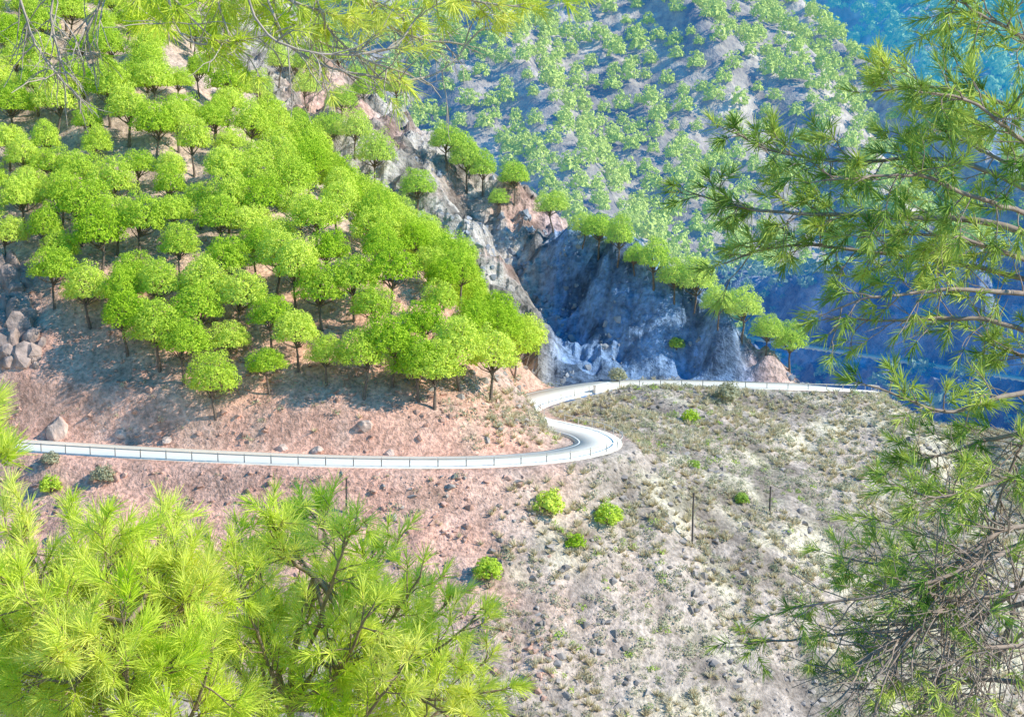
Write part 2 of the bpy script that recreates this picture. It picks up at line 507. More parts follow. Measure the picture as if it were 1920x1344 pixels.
n = len(c); r_ = RT[i0:i1]/np.linalg.norm(RT[i0:i1], axis=1)[:, None]
prof = [(-.16, -.4), (-.16, .62), (-.21, .62), (-.21, .74), (.21, .74), (.21, .62), (.16, .62), (.16, -.4)]
V = np.concatenate([c+r_*a+np.array([0, 0, z]) for a, z in prof]); Fc = []
for k in range(len(prof)):
    i = np.arange(n-1)+k*n; j = np.arange(n-1)+((k+1) % len(prof))*n
    Fc += np.stack([i, j, j+1, i+1], 1).tolist()
Fc += [[k*n for k in range(8)][::-1], [k*n+n-1 for k in range(8)]]
tag(mk('parapet_wall', V, Fc, M['wall']), 'small pale parapet block where the gully road meets the straight', 'wall')

# ------------------------------------------------------------------ mid-distance pines
def rnd_dirs(n):
    v = rng.normal(size=(n, 3)); return v/np.linalg.norm(v, axis=1)[:, None]
def leaf_quads(P, N, sz, asp=.45):
    n = len(P)
    t = np.cross(N, rnd_dirs(n)); t /= np.linalg.norm(t, axis=1)[:, None]+1e-9
    b = np.cross(N, t); b /= np.linalg.norm(b, axis=1)[:, None]+1e-9
    sz = sz[:, None]
    V = np.stack([P-t*sz*asp, P-b*sz, P+t*sz*asp, P+b*sz], 1).reshape(-1, 3)
    return V, np.arange(4*n).reshape(n, 4)
def crown(R, z0, H, ncl, nl, sz, flat=.75, jit=.4, cr=(.22, .36), asp=.45, cap=1.12, inner=0):
    cs = []
    Vs = []
    lob = rng.uniform(0, 6.28, 3)
    for k in range(ncl):
        u = (k+.5)/ncl; th = math.acos(1-cap*u); ph = k*2.39996+rng.uniform(-.35, .35)
        j = rng.uniform(.88, 1.06)*(1+.12*math.sin(2*ph+lob[0])+.08*math.sin(3*ph+lob[1]))
        c = np.array([R*.80*math.sin(th)*math.cos(ph)*j, R*.80*math.sin(th)*math.sin(ph)*j, z0+H*.76*max(math.cos(th), -.14)*j])
        r = R*rng.uniform(*cr)
        cs.append(c)
        d = rnd_dirs(nl); d = d[d[:, 2] > -.6+.4*rng.random(len(d))]
        P = c+d*np.array([1, 1, flat])*r*rng.uniform(.8, 1.05, (len(d), 1))
        N = d+jit*rng.normal(size=d.shape)
        V, _ = leaf_quads(P, N, sz*rng.uniform(.7, 1.3, len(d)), asp)
        Vs.append(V)
    if inner:      # foliage deeper inside the crown and along its underside
        d = rnd_dirs(inner); d[:, 2] = np.abs(d[:, 2])*.9-.08
        P = d*np.array([R*.78, R*.78, H*.7])*rng.uniform(.55, .95, (inner, 1))**.5+np.array([0, 0, z0])
        V, _ = leaf_quads(P, d+.4*rng.normal(size=d.shape), sz*2.0*rng.uniform(.7, 1.3, inner), asp)
        Vs.append(V)
    V = np.concatenate(Vs)
    return V, np.arange(len(V)).reshape(-1, 4), cs
def tube(P, R, n=5):
    P = np.asarray(P, float); k = len(P)
    T = np.gradient(P, axis=0); T /= np.linalg.norm(T, axis=1)[:, None]+1e-9
    ref = np.array([.31, .72, .62]) if abs(T[0] @ np.array([.31, .72, .62])) < .85 else np.array([.9, -.3, .1])
    a = np.cross(T, ref); a /= np.linalg.norm(a, axis=1)[:, None]; b = np.cross(T, a)
    R = np.asarray(R, float)
    V = np.concatenate([P[:, None]+R[:, None, None]*(np.cos(x)*a+np.sin(x)*b)[:, None] for x in np.arange(n)*2*math.pi/n], 1).reshape(-1, 3)
    Fc = []
    for i in range(k-1):
        for j in range(n):
            Fc.append([i*n+j, i*n+(j+1) % n, (i+1)*n+(j+1) % n, (i+1)*n+j])
    return V, np.array(Fc)
def pine_variant(kind):
    if kind == 'umbrella':
        R, z0, H = rng.uniform(2.15, 2.55), rng.uniform(2.6, 3.3), rng.uniform(2.7, 3.3)
        V, Fc, cs = crown(R, z0, H, 72, 100, .078, .9, .22, (.16, .25), .46, 1.07, 900)
    else:
        R, z0, H = rng.uniform(2.0, 2.5), rng.uniform(1.8, 2.4), rng.uniform(3.0, 3.8)
        V, Fc, cs = crown(R, z0, H, 30, 60, .20, .8, .3, inner=200)
    a = Acc()
    bx, by = rng.uniform(-.45, .45, 2)
    top = np.array([bx, by, z0+H*.35])
    P = np.array([[0, 0, -.6], [bx*.1, by*.1, .4], [bx*.7, by*.2, z0*.5], [bx, by*.8, z0*.85], top])
    v, f = tube(P, [.17, .13, .10, .08, .05], 6); a.add(v, f)
    for c in cs[::6]:
        s = P[2]+(P[3]-P[2])*rng.uniform(.3, 1)
        m = (s+c)/2+np.array([0, 0, -.15])
        v, f = tube(np.array([s, m, c]), [.07, .045, .015], 4); a.add(v, f)
    return (V, Fc), a
def variants(kind, mat, n):
    out = []
    for i in range(n):
        (V, Fc), a = pine_variant(kind)
        oc = mk('crown', V, Fc, mat); ot = a.mk('trunk', M['bark'], None, True)
        out.append((oc.data, ot.data)); bpy.data.objects.remove(oc); bpy.data.objects.remove(ot)
    return out
VA = variants('umbrella', M['pineA'], 8)
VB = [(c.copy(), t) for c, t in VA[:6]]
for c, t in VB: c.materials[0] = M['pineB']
VC = variants('round', M['pineC'], 5)
def plant(vs, p, s, label, group=None, name='pine_tree', sz=1.0):
    c, t = vs[rng.integers(len(vs))]
    root = empty(name, p, label, 'pine tree', group)
    root.scale = (s*rng.uniform(.9, 1.12), s*rng.uniform(.9, 1.12), s*sz*rng.uniform(.88, 1.12))
    root.rotation_euler = (rng.uniform(-.06, .06), rng.uniform(-.06, .06), rng.uniform(0, 6.28))
    for nm, me in (('trunk', t), ('crown', c)):
        o = bpy.data.objects.new(nm, me); col.objects.link(o); o.parent = root
    return root
front = [
    (170, 620, 1.0, 'leftmost front-row pine on a bare trunk beside the rock outcrop'),
    (240, 668, 1.0, 'tall-trunked pine at the lower left corner of the grove, right of the outcrop pine'),
    (300, 695, 1.05, 'leaning pine with bare trunk in the shadow at the lower left of the grove'),
    (345, 722, 1.0, 'pine directly behind the low bushy pine on the red bank'),
    (405, 790, .9, 'low bushy pine standing furthest down the red bank, closest to the road'),
    (505, 738, .72, 'small round pine standing alone just right of the low bushy pine'),
    (560, 700, .95, 'pine filling the gap behind the two small round front pines'),
    (612, 722, .78, 'second small round pine along the top of the red bank'),
    (682, 748, .88, 'pine at the middle of the top edge of the red bank'),
    (735, 728, .95, 'pine half hidden behind the middle pair of bank-top pines'),
    (785, 755, .95, 'bushy bank-top pine left of the leaning thin-trunked one'),
    (815, 768, 1.0, 'bank-top pine on a thin leaning trunk standing lowest in the right half of the grove'),
    (862, 735, 1.05, 'broad pine between the leaning bank-top pine and the last front pine'),
    (920, 755, 1.0, 'last front-row pine at the right end of the red bank, on a clear bare trunk'),
    (965, 715, 1.0, 'right-hand end pine of the grove overlooking the gully road'),
    (985, 690, .95, 'rearmost pine at the right tip of the grove against the pale rock rib'),
]
taken = []
cnt = 0
for px, py, s, lb in front:
    p = ground(px, py, SA, 90, 190)
    if p is None: continue
    plant(VA, p, s, lb); taken.append(p[:2]); cnt += 1
def inpoly(x, y, P):
    ins = False; j = len(P)-1
    for i in range(len(P)):
        if (P[i][1] > y) != (P[j][1] > y) and x < (P[j][0]-P[i][0])*(y-P[i][1])/(P[j][1]-P[i][1])+P[i][0]: ins = not ins
        j = i
    return ins
def vis(P, sheets):
    q = np.asarray(P)+np.array([0, 0, 3.5])
    t = np.linspace(.25, .985, 160)[:, None]; L = q[None]*t
    for s in sheets:
        if (s.h(L[:, 0], L[:, 1]) > L[:, 2]).any(): return False
    return True
grove = [(-70, 490), (0, 500), (100, 580), (180, 630), (330, 690), (600, 700), (980, 695), (930, 620), (820, 520), (700, 440), (600, 350), (480, 245), (340, 60), (280, -40), (-70, -40)]
tries = 0
while cnt < 250 and tries < 36000:
    tries += 1
    Y = rng.uniform(104, 175); x = rng.uniform(-66, 5)
    z = float(SA.h(x, Y)); px, py = proj((x, Y, z))
    if not inpoly(px, py, grove): continue
    g_ = fbm(np.array([x]), np.array([Y]), 9, 2, 77)[0]
    if py < 280 and g_ > .6: continue
    md = 2.55 if py > 330 else 2.7
    if any((x-a)**2+(Y-b)**2 < md*md for a, b in taken): continue
    if py < 260 and px < 420: lb, g = 'round green pine in the open upper left of the grove, bare grey ground around it', 'pines of the open upper left slope'
    elif px < 330: lb, g = 'rounded green pine in the left part of the dense grove, above the rock outcrop', 'pines of the left part of the grove'
    elif px > 720: lb, g = 'sunlit pine in the right end of the dense grove, behind the bank-top pines', 'pines of the right end of the grove'
    else: lb, g = 'sunlit yellow-green pine in the closed canopy in the middle of the grove', 'pines of the middle of the grove'
    plant(VA, (x, Y, z), rng.uniform(.74, 1.06)*np.interp(py, [50, 450], [.9, 1]), lb, g); taken.append((x, Y)); cnt += 1
ridge = [
    (1038, 436, .9, 'dark-trunked pine standing clear at the head of the blue shaded face'),
    (1092, 466, .72, 'second pine down the spur ridge, above the blue shaded face'), (1122, 486, 1.0, 'third pine down the spur ridge, in its thickest clump'),
    (1158, 502, .85, 'fourth pine down the spur ridge, at the right of the thickest clump'), (1190, 520, .68, 'small fifth pine down the spur ridge'),
    (1226, 546, 1.0, 'broad sixth pine down the spur ridge, above the lower rocks'), (1264, 570, .82, 'seventh pine down the spur ridge, leaning over the blue face'),
    (1302, 592, 1.05, 'eighth pine down the spur ridge, above the pale lower buttress'), (1346, 618, .85, 'ninth pine down the spur ridge, above the red bank'),
    (1390, 642, 1.0, 'tenth pine down the spur ridge, third from its tip'), (1436, 668, .85, 'eleventh pine down the spur ridge, last but one before its tip'), (1480, 696, .95, 'lowest pine at the tip of the spur ridge beside the road'),
    (703, 352, 1.1, 'large pine on the red slope behind the crest of the grove'), (782, 400, 1.0, 'round solitary pine on the rock rib right of the grove crest'),
    (875, 362, 1.15, 'broad pine at the top of the rock rib above the shaded hollow'), (905, 368, .95, 'pine overlapping the right of the broad pine on the rock rib'),
    (838, 318, 1.05, 'pine up slope of the broad rock rib pine'), (965, 385, .95, 'pale pine left of the ridge-head pine, facing the far hill'),
    (560, 275, .85, 'small pine on the red slope at the top of the grove crest'), (615, 300, .95, 'pine on the red slope between crest pines and far hill'),
    (665, 300, 1.0, 'pine on the red slope just left of its large pine'), (640, 235, .9, 'pointed pale pine highest on the red slope'),
    (742, 440, .8, 'small pine at the foot of the rock rib beside the grove'), (575, 215, .85, 'pale pine near the top of the red slope'), (935, 405, .6, 'small pale bushy pine at the rim of the shaded hollow'),
    (800, 480, .8, 'pine low on the rock rib just above the grove canopy'), (870, 525, .8, 'lowest pine on the rock rib, touching the grove canopy'),
]
tb = []
for px, py, s, lb in ridge:
    p = ground(px, py, SB, 130, 230)
    if p is None: continue
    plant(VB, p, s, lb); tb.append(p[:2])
nb = 0
for _ in range(4000):
    Y = rng.uniform(172, 230); x = rng.uniform(-60, 0); z = float(SB.h(x, Y)); px, py = proj((x, Y, z))
    if not (300 < px < 800 and -40 < py < 260): continue
    if any((x-a)**2+(Y-b)**2 < 3.9**2 for a, b in tb) or not vis((x, Y, z), (SA,)): continue
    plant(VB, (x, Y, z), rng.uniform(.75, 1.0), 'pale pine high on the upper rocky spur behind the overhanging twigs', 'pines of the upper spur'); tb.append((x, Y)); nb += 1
    if nb >= 19: break
farp = []
tries = 0
FA = np.zeros((0, 2))
while len(farp) < 1650 and tries < 52000:
    tries += 1
    Y = rng.uniform(205, 440); x = rng.uniform(-110, 200)
    z = float(SC.h(x, Y)); px, py = proj((x, Y, z))
    if not (-60 < px < 2000 and -60 < py < 640): continue
    if len(FA) and ((FA-np.array([x, Y]))**2).sum(1).min() < rng.uniform(2.8, 3.9)**2: continue
    if not vis((x, Y, z), (SA, SB, SS)): continue
    farp.append((x, Y, z)); FA = np.vstack([FA, [x, Y]])
farp.sort(key=lambda p: p[1])
NC = max(0, 300-cnt-len(ridge)-nb-4)
for p in farp[:NC]:
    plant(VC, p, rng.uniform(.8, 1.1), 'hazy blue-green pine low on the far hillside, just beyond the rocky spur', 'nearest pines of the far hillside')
def scatter(temps, P, S, name, m):
    P = np.asarray(P, float); S = np.asarray(S, float); n = len(P)
    which = rng.integers(len(temps), size=n); Vs = []; Fs = []; off = 0
    for k, (tv, tf) in enumerate(temps):
        i = np.where(which == k)[0]
        if not len(i): continue
        a = rng.uniform(0, 6.28, len(i)); c, s = np.cos(a), np.sin(a)
        v = tv[None]*S[i][:, None, None]
        x = v[..., 0]*c[:, None]-v[..., 1]*s[:, None]; y = v[..., 0]*s[:, None]+v[..., 1]*c[:, None]
        q = np.stack([x, y, v[..., 2]], -1)+P[i][:, None]
        f = tf[None]+(np.arange(len(i))*len(tv))[:, None, None]+off
        Vs.append(q.reshape(-1, 3)); Fs.append(f.reshape(-1, tf.shape[1])); off += len(i)*len(tv)
    return mk(name, np.concatenate(Vs), np.concatenate(Fs), m)
TF = []
for i in range(7):
    V, Fc, cs = crown(rng.uniform(1.9, 2.6), 1.7, rng.uniform(3.2, 4.4), 16, 30, .27, .9, .28, (.2, .34), .5, 1.2, 80); TF.append((V, Fc))
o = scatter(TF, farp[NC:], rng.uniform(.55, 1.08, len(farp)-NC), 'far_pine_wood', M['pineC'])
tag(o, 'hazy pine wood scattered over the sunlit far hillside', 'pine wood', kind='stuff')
dp = []
for _ in range(7000):
    Y = rng.uniform(475, 800); x = rng.uniform(60, 420); z = float(SD.h(x, Y)); px, py = proj((x, Y, z))
    if 1250 < px < 2050 and -60 < py < 500 and vis((x, Y, z), (SC,)): dp.append((x, Y, z))
    if len(dp) > 1300: break
TD = []
for i in range(4):
    V, Fc, cs = crown(3.0, 1.5, 4.4, 9, 20, .8, .9, .3); TD.append((V, Fc))
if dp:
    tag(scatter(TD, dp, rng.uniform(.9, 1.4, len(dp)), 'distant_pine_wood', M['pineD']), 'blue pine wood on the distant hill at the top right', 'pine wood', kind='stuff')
sp = []
for _ in range(2600):
    x = rng.uniform(30, 120); Y = rng.uniform(150, 260); z = float(SS.h(x, Y))
    if abs((x-42)*u0[0]+(Y-205)*u0[1]) > 3: sp.append((x, Y, z-.2))
TSB = []
for i in range(4):
    V, Fc, cs = crown(.6, .1, .8, 8, 16, .16); TSB.append((V, Fc))
tag(scatter(TSB, sp[:1700], .6+3.2*rng.random(min(1700, len(sp)))**2, 'shaded_slope_scrub', M['scrubd']), 'scrub on the blue shaded slope at the right', 'scrub', kind='stuff')

# ------------------------------------------------------------------ rocks, scrub, shrubs
def rock_template(n=14, fl=.7):
    bm = bmesh.new()
    for p in rnd_dirs(n)*np.array([1, .8, fl]): bm.verts.new(p*rng.uniform(.8, 1.1))
    bmesh.ops.convex_hull(bm, input=bm.verts)
    lo = [v for v in bm.verts if not v.link_faces]
    if lo: bmesh.ops.delete(bm, geom=lo, context='VERTS')
    bmesh.ops.triangulate(bm, faces=bm.faces)
    bm.verts.index_update()
    V = np.array([v.co[:] for v in bm.verts]); Fc = np.array([[v.index for v in f.verts] for f in bm.faces]); bm.free()
    return V, Fc
RT6 = [rock_template() for i in range(8)]
RTA = [rock_template(10, 1.0) for i in range(8)]
def spots(n, sheet, xr, yr, cond, mind=HW+1.0):
    x = rng.uniform(*xr, n); y = rng.uniform(*yr, n); z = sheet.h(x, y)
    P = np.stack([x, y, z], 1); px, py = proj(P)
    D, _ = road_near(x, y)
    ok = (px > -80) & (px < 2000) & (py > 300) & (py < 1420) & (D > mind) & cond(x, y, z, px, py)
    return P[ok]
q = spots(26000, SA, (-50, 60), (75, 140), lambda x, y, z, px, py: (fbm(x, y, 5, 3, 3) > -.05) & (x > -14+6*fbm(x, y, 8, 2, 5)) & (z < -16))
tag(scatter(RT6, q, .06+.44*rng.random(len(q))**5, 'grey_rubble', M['rubble']), 'grey rubble strewn down the slope below the road', 'rubble', kind='stuff')
q = spots(14000, SA, (-50, 12), (80, 122), lambda x, y, z, px, py: (fbm(x, y, 4, 3, 13) > -.05) & (x < 2+5*fbm(x, y, 8, 2, 5)))
tag(scatter(RT6, q, .06+.36*rng.random(len(q))**5, 'red_rubble', M['rubbler']), 'reddish stones on the red earth bank', 'rubble', kind='stuff')
q = spots(5000, SB, (-20, 36), (138, 175), lambda x, y, z, px, py: fbm(x, y, 5, 3, 4) > .1)
tag(scatter(RTA, q, .10+.55*rng.random(len(q))**3, 'spur_rubble', M['rubbles']), 'loose blocks on the rocky spur', 'rubble', kind='stuff')
def bush_template(R, H, n, sz, asp=.4):
    d = rnd_dirs(n); d[:, 2] = np.abs(d[:, 2])
    lump = 1+.3*np.sin(d[:, 0]*5+rng.uniform(0, 6))*np.cos(d[:, 1]*5)
    P = d*np.array([R, R, H])*(rng.uniform(.6, 1.05, n)*lump)[:, None]
    N = d+.6*rng.normal(size=d.shape)
    return leaf_quads(P, N, sz*rng.uniform(.7, 1.3, n), asp)
BT = [bush_template(.5, .42, 40, .11) for i in range(6)]
q = spots(20000, SA, (-50, 62), (75, 145), lambda x, y, z, px, py: (fbm(x, y, 6, 3, 44) > -.45-.015*(x-5)) & ((x > -4) | (rng.random(len(x)) < .22)) & (z < -17))
tag(scatter(BT, q[:7600], .26+.85*rng.random(len(q[:7600]))**2, 'grey_scrub', M['scrub']), 'low grey-green scrub dotted over the slope below the road', 'scrub', kind='stuff')
GT = []
for i in range(5):
    n = 26; d = rnd_dirs(n); d[:, 2] = np.abs(d[:, 2])+.6; d /= np.linalg.norm(d, axis=1)[:, None]
    P = d*.25; t = np.cross(d, rnd_dirs(n)); t /= np.linalg.norm(t, axis=1)[:, None]; L = rng.uniform(.25, .5, n)[:, None]
    GT.append((np.stack([P*.2-t*.03, P*.2+t*.03, d*L+t*.008, d*L-t*.008], 1).reshape(-1, 3), np.arange(4*n).reshape(n, 4)))
q = spots(14000, SA, (-45, 62), (75, 145), lambda x, y, z, px, py: (fbm(x, y, 7, 3, 54) > -.1-.02*(x-5)) & ((x > -2) | (rng.random(len(x)) < .15)) & (z < -18))
tag(scatter(GT, q[:4200], .6+.9*rng.random(len(q[:4200])), 'dry_grass', M['straw']), 'pale dry grass tufts on the slope below the road', 'grass', kind='stuff')
q = spots(3000, SA, (-45, 62), (78, 145), lambda x, y, z, px, py: (fbm(x, y, 8, 3, 64) > .2) & (x > 2) & (z < -18))
tag(scatter(BT, q[:260], .4+.6*rng.random(len(q[:260])), 'green_scrub', M['scrubg']), 'small bright green scrub clumps right of the hairpin', 'scrub', kind='stuff')

ST = []
for i in range(4):
    V, Fc, cs = crown(.85, .35, .95, 20, 60, .08, .9, .3, (.22, .34), .45, 1.14, 120); ST.append((V, Fc))
def shrub(px, py, s, label, mat='pineA', sheet=SA):
    p = ground(px, py, sheet, 70, 200)
    if p is None: return
    root = empty('shrub', p, label, 'shrub'); root.scale = (s, s, s); root.rotation_euler = (0, 0, rng.uniform(0, 6))
    V, Fc = ST[rng.integers(4)]
    mk('crown', V, Fc, M[mat], root)
    a = Acc()
    for k in range(5):
        an = k*1.26+rng.uniform(-.3, .3); v, f = tube(np.array([[0, 0, -.2], [.1*math.cos(an), .1*math.sin(an), .25], [.45*math.cos(an), .45*math.sin(an), .8]]), [.04, .03, .012], 4); a.add(v, f)
    a.mk('stem', M['bark'], root)
shrub(1030, 966, 1.5, 'bright green shrub on the slope below the hairpin, the left of the largest pair')
shrub(1140, 986, 1.4, 'bright green shrub on the slope below the hairpin, the right of the largest pair')
shrub(915, 1088, 1.35, 'green shrub lowest on the slope, beside the foreground pine')
shrub(1078, 1028, .9, 'small green shrub just below the largest pair')
shrub(1365, 752, 1.5, 'pale grey-green shrub below the far straight guardrail', 'scrub')
shrub(1295, 792, 1.0, 'dark small shrub in a patch of shadow right of the hairpin')
shrub(1158, 716, 1.2, 'pale bush at the road edge where the gully road meets the straight', 'scrub')
shrub(195, 905, 1.1, 'dark green shrub below the road at the left, the right of a pair', 'scrub')
shrub(95, 925, 1.1, 'dark green shrub below the road at the left, the left of a pair')
shrub(95, 872, .9, 'grey shrub at the road edge at the far left', 'scrub')
shrub(1390, 945, .8, 'green shrub halfway between the two thin poles on the right slope', 'scrubg')
shrub(1300, 880, .7, 'yellow-green shrub on the slope right of the hairpin bend', 'scrubg')
shrub(480, 700, .7, 'little shrub under the trees at the top of the red bank')
shrub(1268, 655, 1.1, 'pale shrub clinging to the buttress below the blue face', 'scrubg', SB)
def boulder(px, py, s, label, sheet=SA, sub=4):
    p = ground(px, py, sheet, 80, 200)
    if p is None: return
    bm = bmesh.new(); bmesh.ops.create_icosphere(bm, subdivisions=sub, radius=1)
    V = np.array([v.co[:] for v in bm.verts]); Fc = [[v.index for v in f.verts] for f in bm.faces]; bm.free()
    cut = rnd_dirs(16); h = rng.uniform(.62, .92, 16)
    for n_, hh in zip(cut, h):
        e = V@n_-hh; V = V-np.outer(np.maximum(e, 0), n_)
    sd_ = float(rng.uniform(0, 50))
    V = V*(1+.10*fbm(V[:, 0]*3+V[:, 2]*2, V[:, 1]*3-V[:, 2], 1.2, 3, sd_)[:, None])
    o = mk('boulder', V*np.array(s if hasattr(s, '__len__') else (s, s*.8, s*.8)), Fc, M['boulder'])
    o.location = p; o.rotation_euler = (0, 0, rng.uniform(-.4, .4)); tag(o, label, 'boulder'); return o
boulder(112, 812, (1.0, .9, 1.3), 'big pale upright boulder beside the road at the left edge')
boulder(228, 815, .55, 'small dark boulder right of the big pale boulder')
boulder(312, 826, .5, 'small boulder at the foot of the bank under the low bushy pine')
boulder(685, 798, .7, 'rock poking out of the middle of the red bank')
boulder(530, 842, .6, 'rock at the foot of the red bank just above the road')
boulder(595, 846, .55, 'flat rock at the foot of the red bank, right of its neighbour by the road')
boulder(730, 852, .55, 'low rock at the road edge in the middle of the red bank')
# blocky natural outcrop at the left: many-faced blocks of mixed size wedged together
a = Acc()
for k in range(150):
    py = rng.uniform(500, 690); px = rng.uniform(-170, 100-(690-py)*.3)
    p = ground(px, py, SA, 100, 190)
    bm = bmesh.new(); bmesh.ops.create_icosphere(bm, subdivisions=2, radius=1)
    V = np.array([v.co[:] for v in bm.verts]); f = np.array([[v.index for v in g.verts] for g in bm.faces]); bm.free()
    for n_, hh in zip(rnd_dirs(9), rng.uniform(.45, .8, 9)):
        V = V-np.outer(np.maximum(V@n_-hh, 0), n_)
    s_k = .45+1.0*rng.random()**2
    sc = s_k*np.array([rng.uniform(.8, 1.3), rng.uniform(.7, 1.1), rng.uniform(.8, 1.7)])
    a.add(V*sc+p+np.array([0, .1*s_k, .1*s_k]), f)
o = a.mk('rock_outcrop', M['outcrop']); tag(o, kind='structure')

def pole(px, pyb, hpx, label):
    p = ground(px, pyb, SA, 75, 140)
    h = hpx*p[1]/F
    root = empty('pole', p, label, 'pole')
    v, f = tube(np.array([[0, 0, -.4], [0, 0, h*.5], [.03, 0, h]]), [.08, .07, .06], 8); mk('shaft', v, f, M['pole'], root, True)
    v, f = tube(np.array([[.03, 0, h], [.03, 0, h+.12], [.03, 0, h+.16]]), [.08, .08, .02], 8); mk('cap', v, f, M['pole'], root)
pole(1298, 1022, 100, 'tallest thin dark pole on the slope right of the hairpin')
pole(650, 965, 70, 'thin dark pole below the road, left of the shrubs')
pole(1443, 965, 52, 'short thin pole furthest right on the slope')

# ------------------------------------------------------------------ foreground pines
def needles(p, d, L, N, ln, wd):
    u = rng.random(N); d = d/np.linalg.norm(d)
    a = np.cross(d, rng.normal(size=3)); a /= np.linalg.norm(a); b = np.cross(d, a)
    ph = rng.random(N)*2*math.pi; al = np.radians(16+44*u+rng.normal(0, 9, N))
    D = np.cos(al)[:, None]*d+np.sin(al)[:, None]*(np.cos(ph)[:, None]*a+np.sin(ph)[:, None]*b)
    base = p-d*L*u[:, None]
    l = (ln*(.65+.45*rng.random(N)))[:, None]
    mid = base+D*l*.5; tip = base+D*l; tip[:, 2] -= .05*l[:, 0]
    S = np.cross(D, rng.normal(size=(N, 3))); S /= np.linalg.norm(S, axis=1)[:, None]; S *= wd/2
    V = np.stack([base-S, base+S, mid-S, mid+S, tip-S*.3, tip+S*.3], 1).reshape(-1, 3)
    i = np.arange(N)[:, None]*6
    return V, np.concatenate([i+np.array([[0, 1, 3, 2]]), i+np.array([[2, 3, 5, 4]])])
def norm(v): return v/(np.linalg.norm(v)+1e-9)
def grow(poly, r0, r1, ntw, tl, spread, lift, subs, tN, nl, start=.25, bare=0., wd=.0032, droop=.0, tuft=.06):
    P = resample(catmull(np.array(poly), 8), .03)
    P = P+np.cumsum(rng.normal(0, .0022, P.shape), axis=0)
    br = Acc(); nd = Acc()
    v, f = tube(P, np.linspace(r0, r1, len(P)), 6); br.add(v, f)
    T = np.gradient(P, axis=0)
    def twig(p, d, L, r, depth):
        q = [p]; dd = norm(d)
        for k in range(5):
            dd = norm(dd+rng.normal(0, .16, 3)+np.array([0, 0, lift*.25-droop]))
            q.append(q[-1]+dd*L/5)
        q = np.array(q)
        v, f = tube(q, np.linspace(r, r*.45, 6), 4); br.add(v, f)
        if rng.random() >= bare:
            v, f = needles(q[-1], dd, min(tuft, L*.5), int(tN*rng.uniform(.7, 1.2)), nl, wd); nd.add(v, f)
        if depth > 0:
            for s in range(rng.integers(1, subs+1)):
                k = rng.integers(1, 5)
                twig(q[k], norm(q[k+1]-q[k])+rng.normal(0, .55, 3), L*rng.uniform(.45, .75), r*.65, depth-1)
    for k in range(ntw):
        u = start+(1-start)*(k+rng.random())/ntw; i = min(len(P)-1, int(u*(len(P)-1)))
        twig(P[i], norm(T[i])*.8+spread*rng.normal(0, .6, 3)+np.array([0, 0, lift]), tl*rng.uniform(.6, 1.2)*(1.1-.4*u), r1*.9, 1)
    twig(P[-1], norm(T[-1]), tl*.5, r1*.8, 0)
    return br, nd
def fg_tree(label, trunk_poly, trunk_r, specs, nm, tm):
    base = trunk_poly[0].copy(); base[2] = float(SE.h(base[0], base[1]))-.1
    root = empty('pine_tree', base, label, 'pine tree')
    tp = np.vstack([base, trunk_poly]); tp = resample(catmull(tp, 6), .15)
    v, f = tube(tp-base, np.linspace(trunk_r[0], trunk_r[1], len(tp)), 10); mk('trunk', v, f, tm, root, True)
    for poly, kw in specs:
        br, nd = grow(poly, **kw)
        br.V = [x-base for x in br.V]; nd.V = [x-base for x in nd.V]
        b = br.mk('branch', tm, root, True)
        if nd.n: nd.mk('needles', nm, b)
    return root
def dome_specs(stem, targets, Yc, kw):
    out = []
    for px, py, dy in targets:
        e = at(px, py, Yc+dy)
        s = stem[min(len(stem)-1, int(rng.integers(0, len(stem))))]
        m = (s*.45+e*.55)+np.array([0, 0, -.05])+rng.normal(0, .03, 3)
        out.append(([s, m, e], kw))
    return out
kwY = dict(r0=.009, r1=.0034, ntw=13, tl=.17, spread=1.15, lift=.22, subs=2, tN=42, nl=.066, start=.4, wd=.0026)
st1 = [at(545, 1500, 4.6), at(545, 1330, 4.6), at(550, 1220, 4.6), at(590, 1080, 4.6)]
T1 = [(440, 1010, .2), (510, 980, -.2), (590, 965, .3), (660, 985, -.3), (720, 1025, .1), (780, 1080, -.2), (840, 1125, .2), (880, 1175, -.1), (920, 1235, .1), (940, 1300, -.2), (890, 1330, .2),
      (770, 1230, -.45), (700, 1150, -.4), (640, 1080, .3), (450, 1090, -.3), (480, 1170, .3), (820, 1260, .4), (560, 1030, .5), (720, 1320, .3), (420, 1210, .4), (860, 1380, -.3), (650, 1250, .5), (600, 1330, -.3), (560, 1130, .4),
      (500, 1060, .1), (470, 1330, .2), (780, 1160, .1)]
fg_tree('sunlit yellow-green young pine with a domed crown at the bottom, left of centre', np.array([st1[0]+np.array([0, 0, -.6])]+st1), (.035, .010), dome_specs(st1, T1, 4.6, kwY), M['needY'], M['twigb'])
kwY2 = dict(kwY); kwY2.update(nl=.072, tN=44)
st2 = [at(240, 1480, 4.1), at(235, 1340, 4.1), at(232, 1230, 4.0), at(240, 1170, 3.9)]
T2 = [(240, 1160, -.35), (100, 1140, -.2), (60, 1040, .2), (20, 980, .3), (130, 985, .5), (200, 1010, .1), (300, 985, .4), (350, 1030, .2), (380, 1120, .1), (400, 1230, -.2), (330, 1260, -.3), (60, 1270, -.2), (120, 1230, -.4),
      (10, 1170, .1), (280, 1080, .4), (160, 1090, .3), (430, 1310, .1), (80, 1340, .2), (300, 1350, -.4), (490, 1370, .2), (-60, 1070, .2), (-50, 1260, 0), (20, 1090, -.1), (180, 1300, 0), (10, 1330, 0), (400, 1060, .2), (340, 1180, .2)]
fg_tree('brightest yellow-green pine filling the bottom left corner, long needles in star-like tufts', np.array([st2[0]+np.array([0, 0, -.6])]+st2), (.035, .010), dome_specs(st2, T2, 4.1, kwY2), M['needY'], M['twigb'])
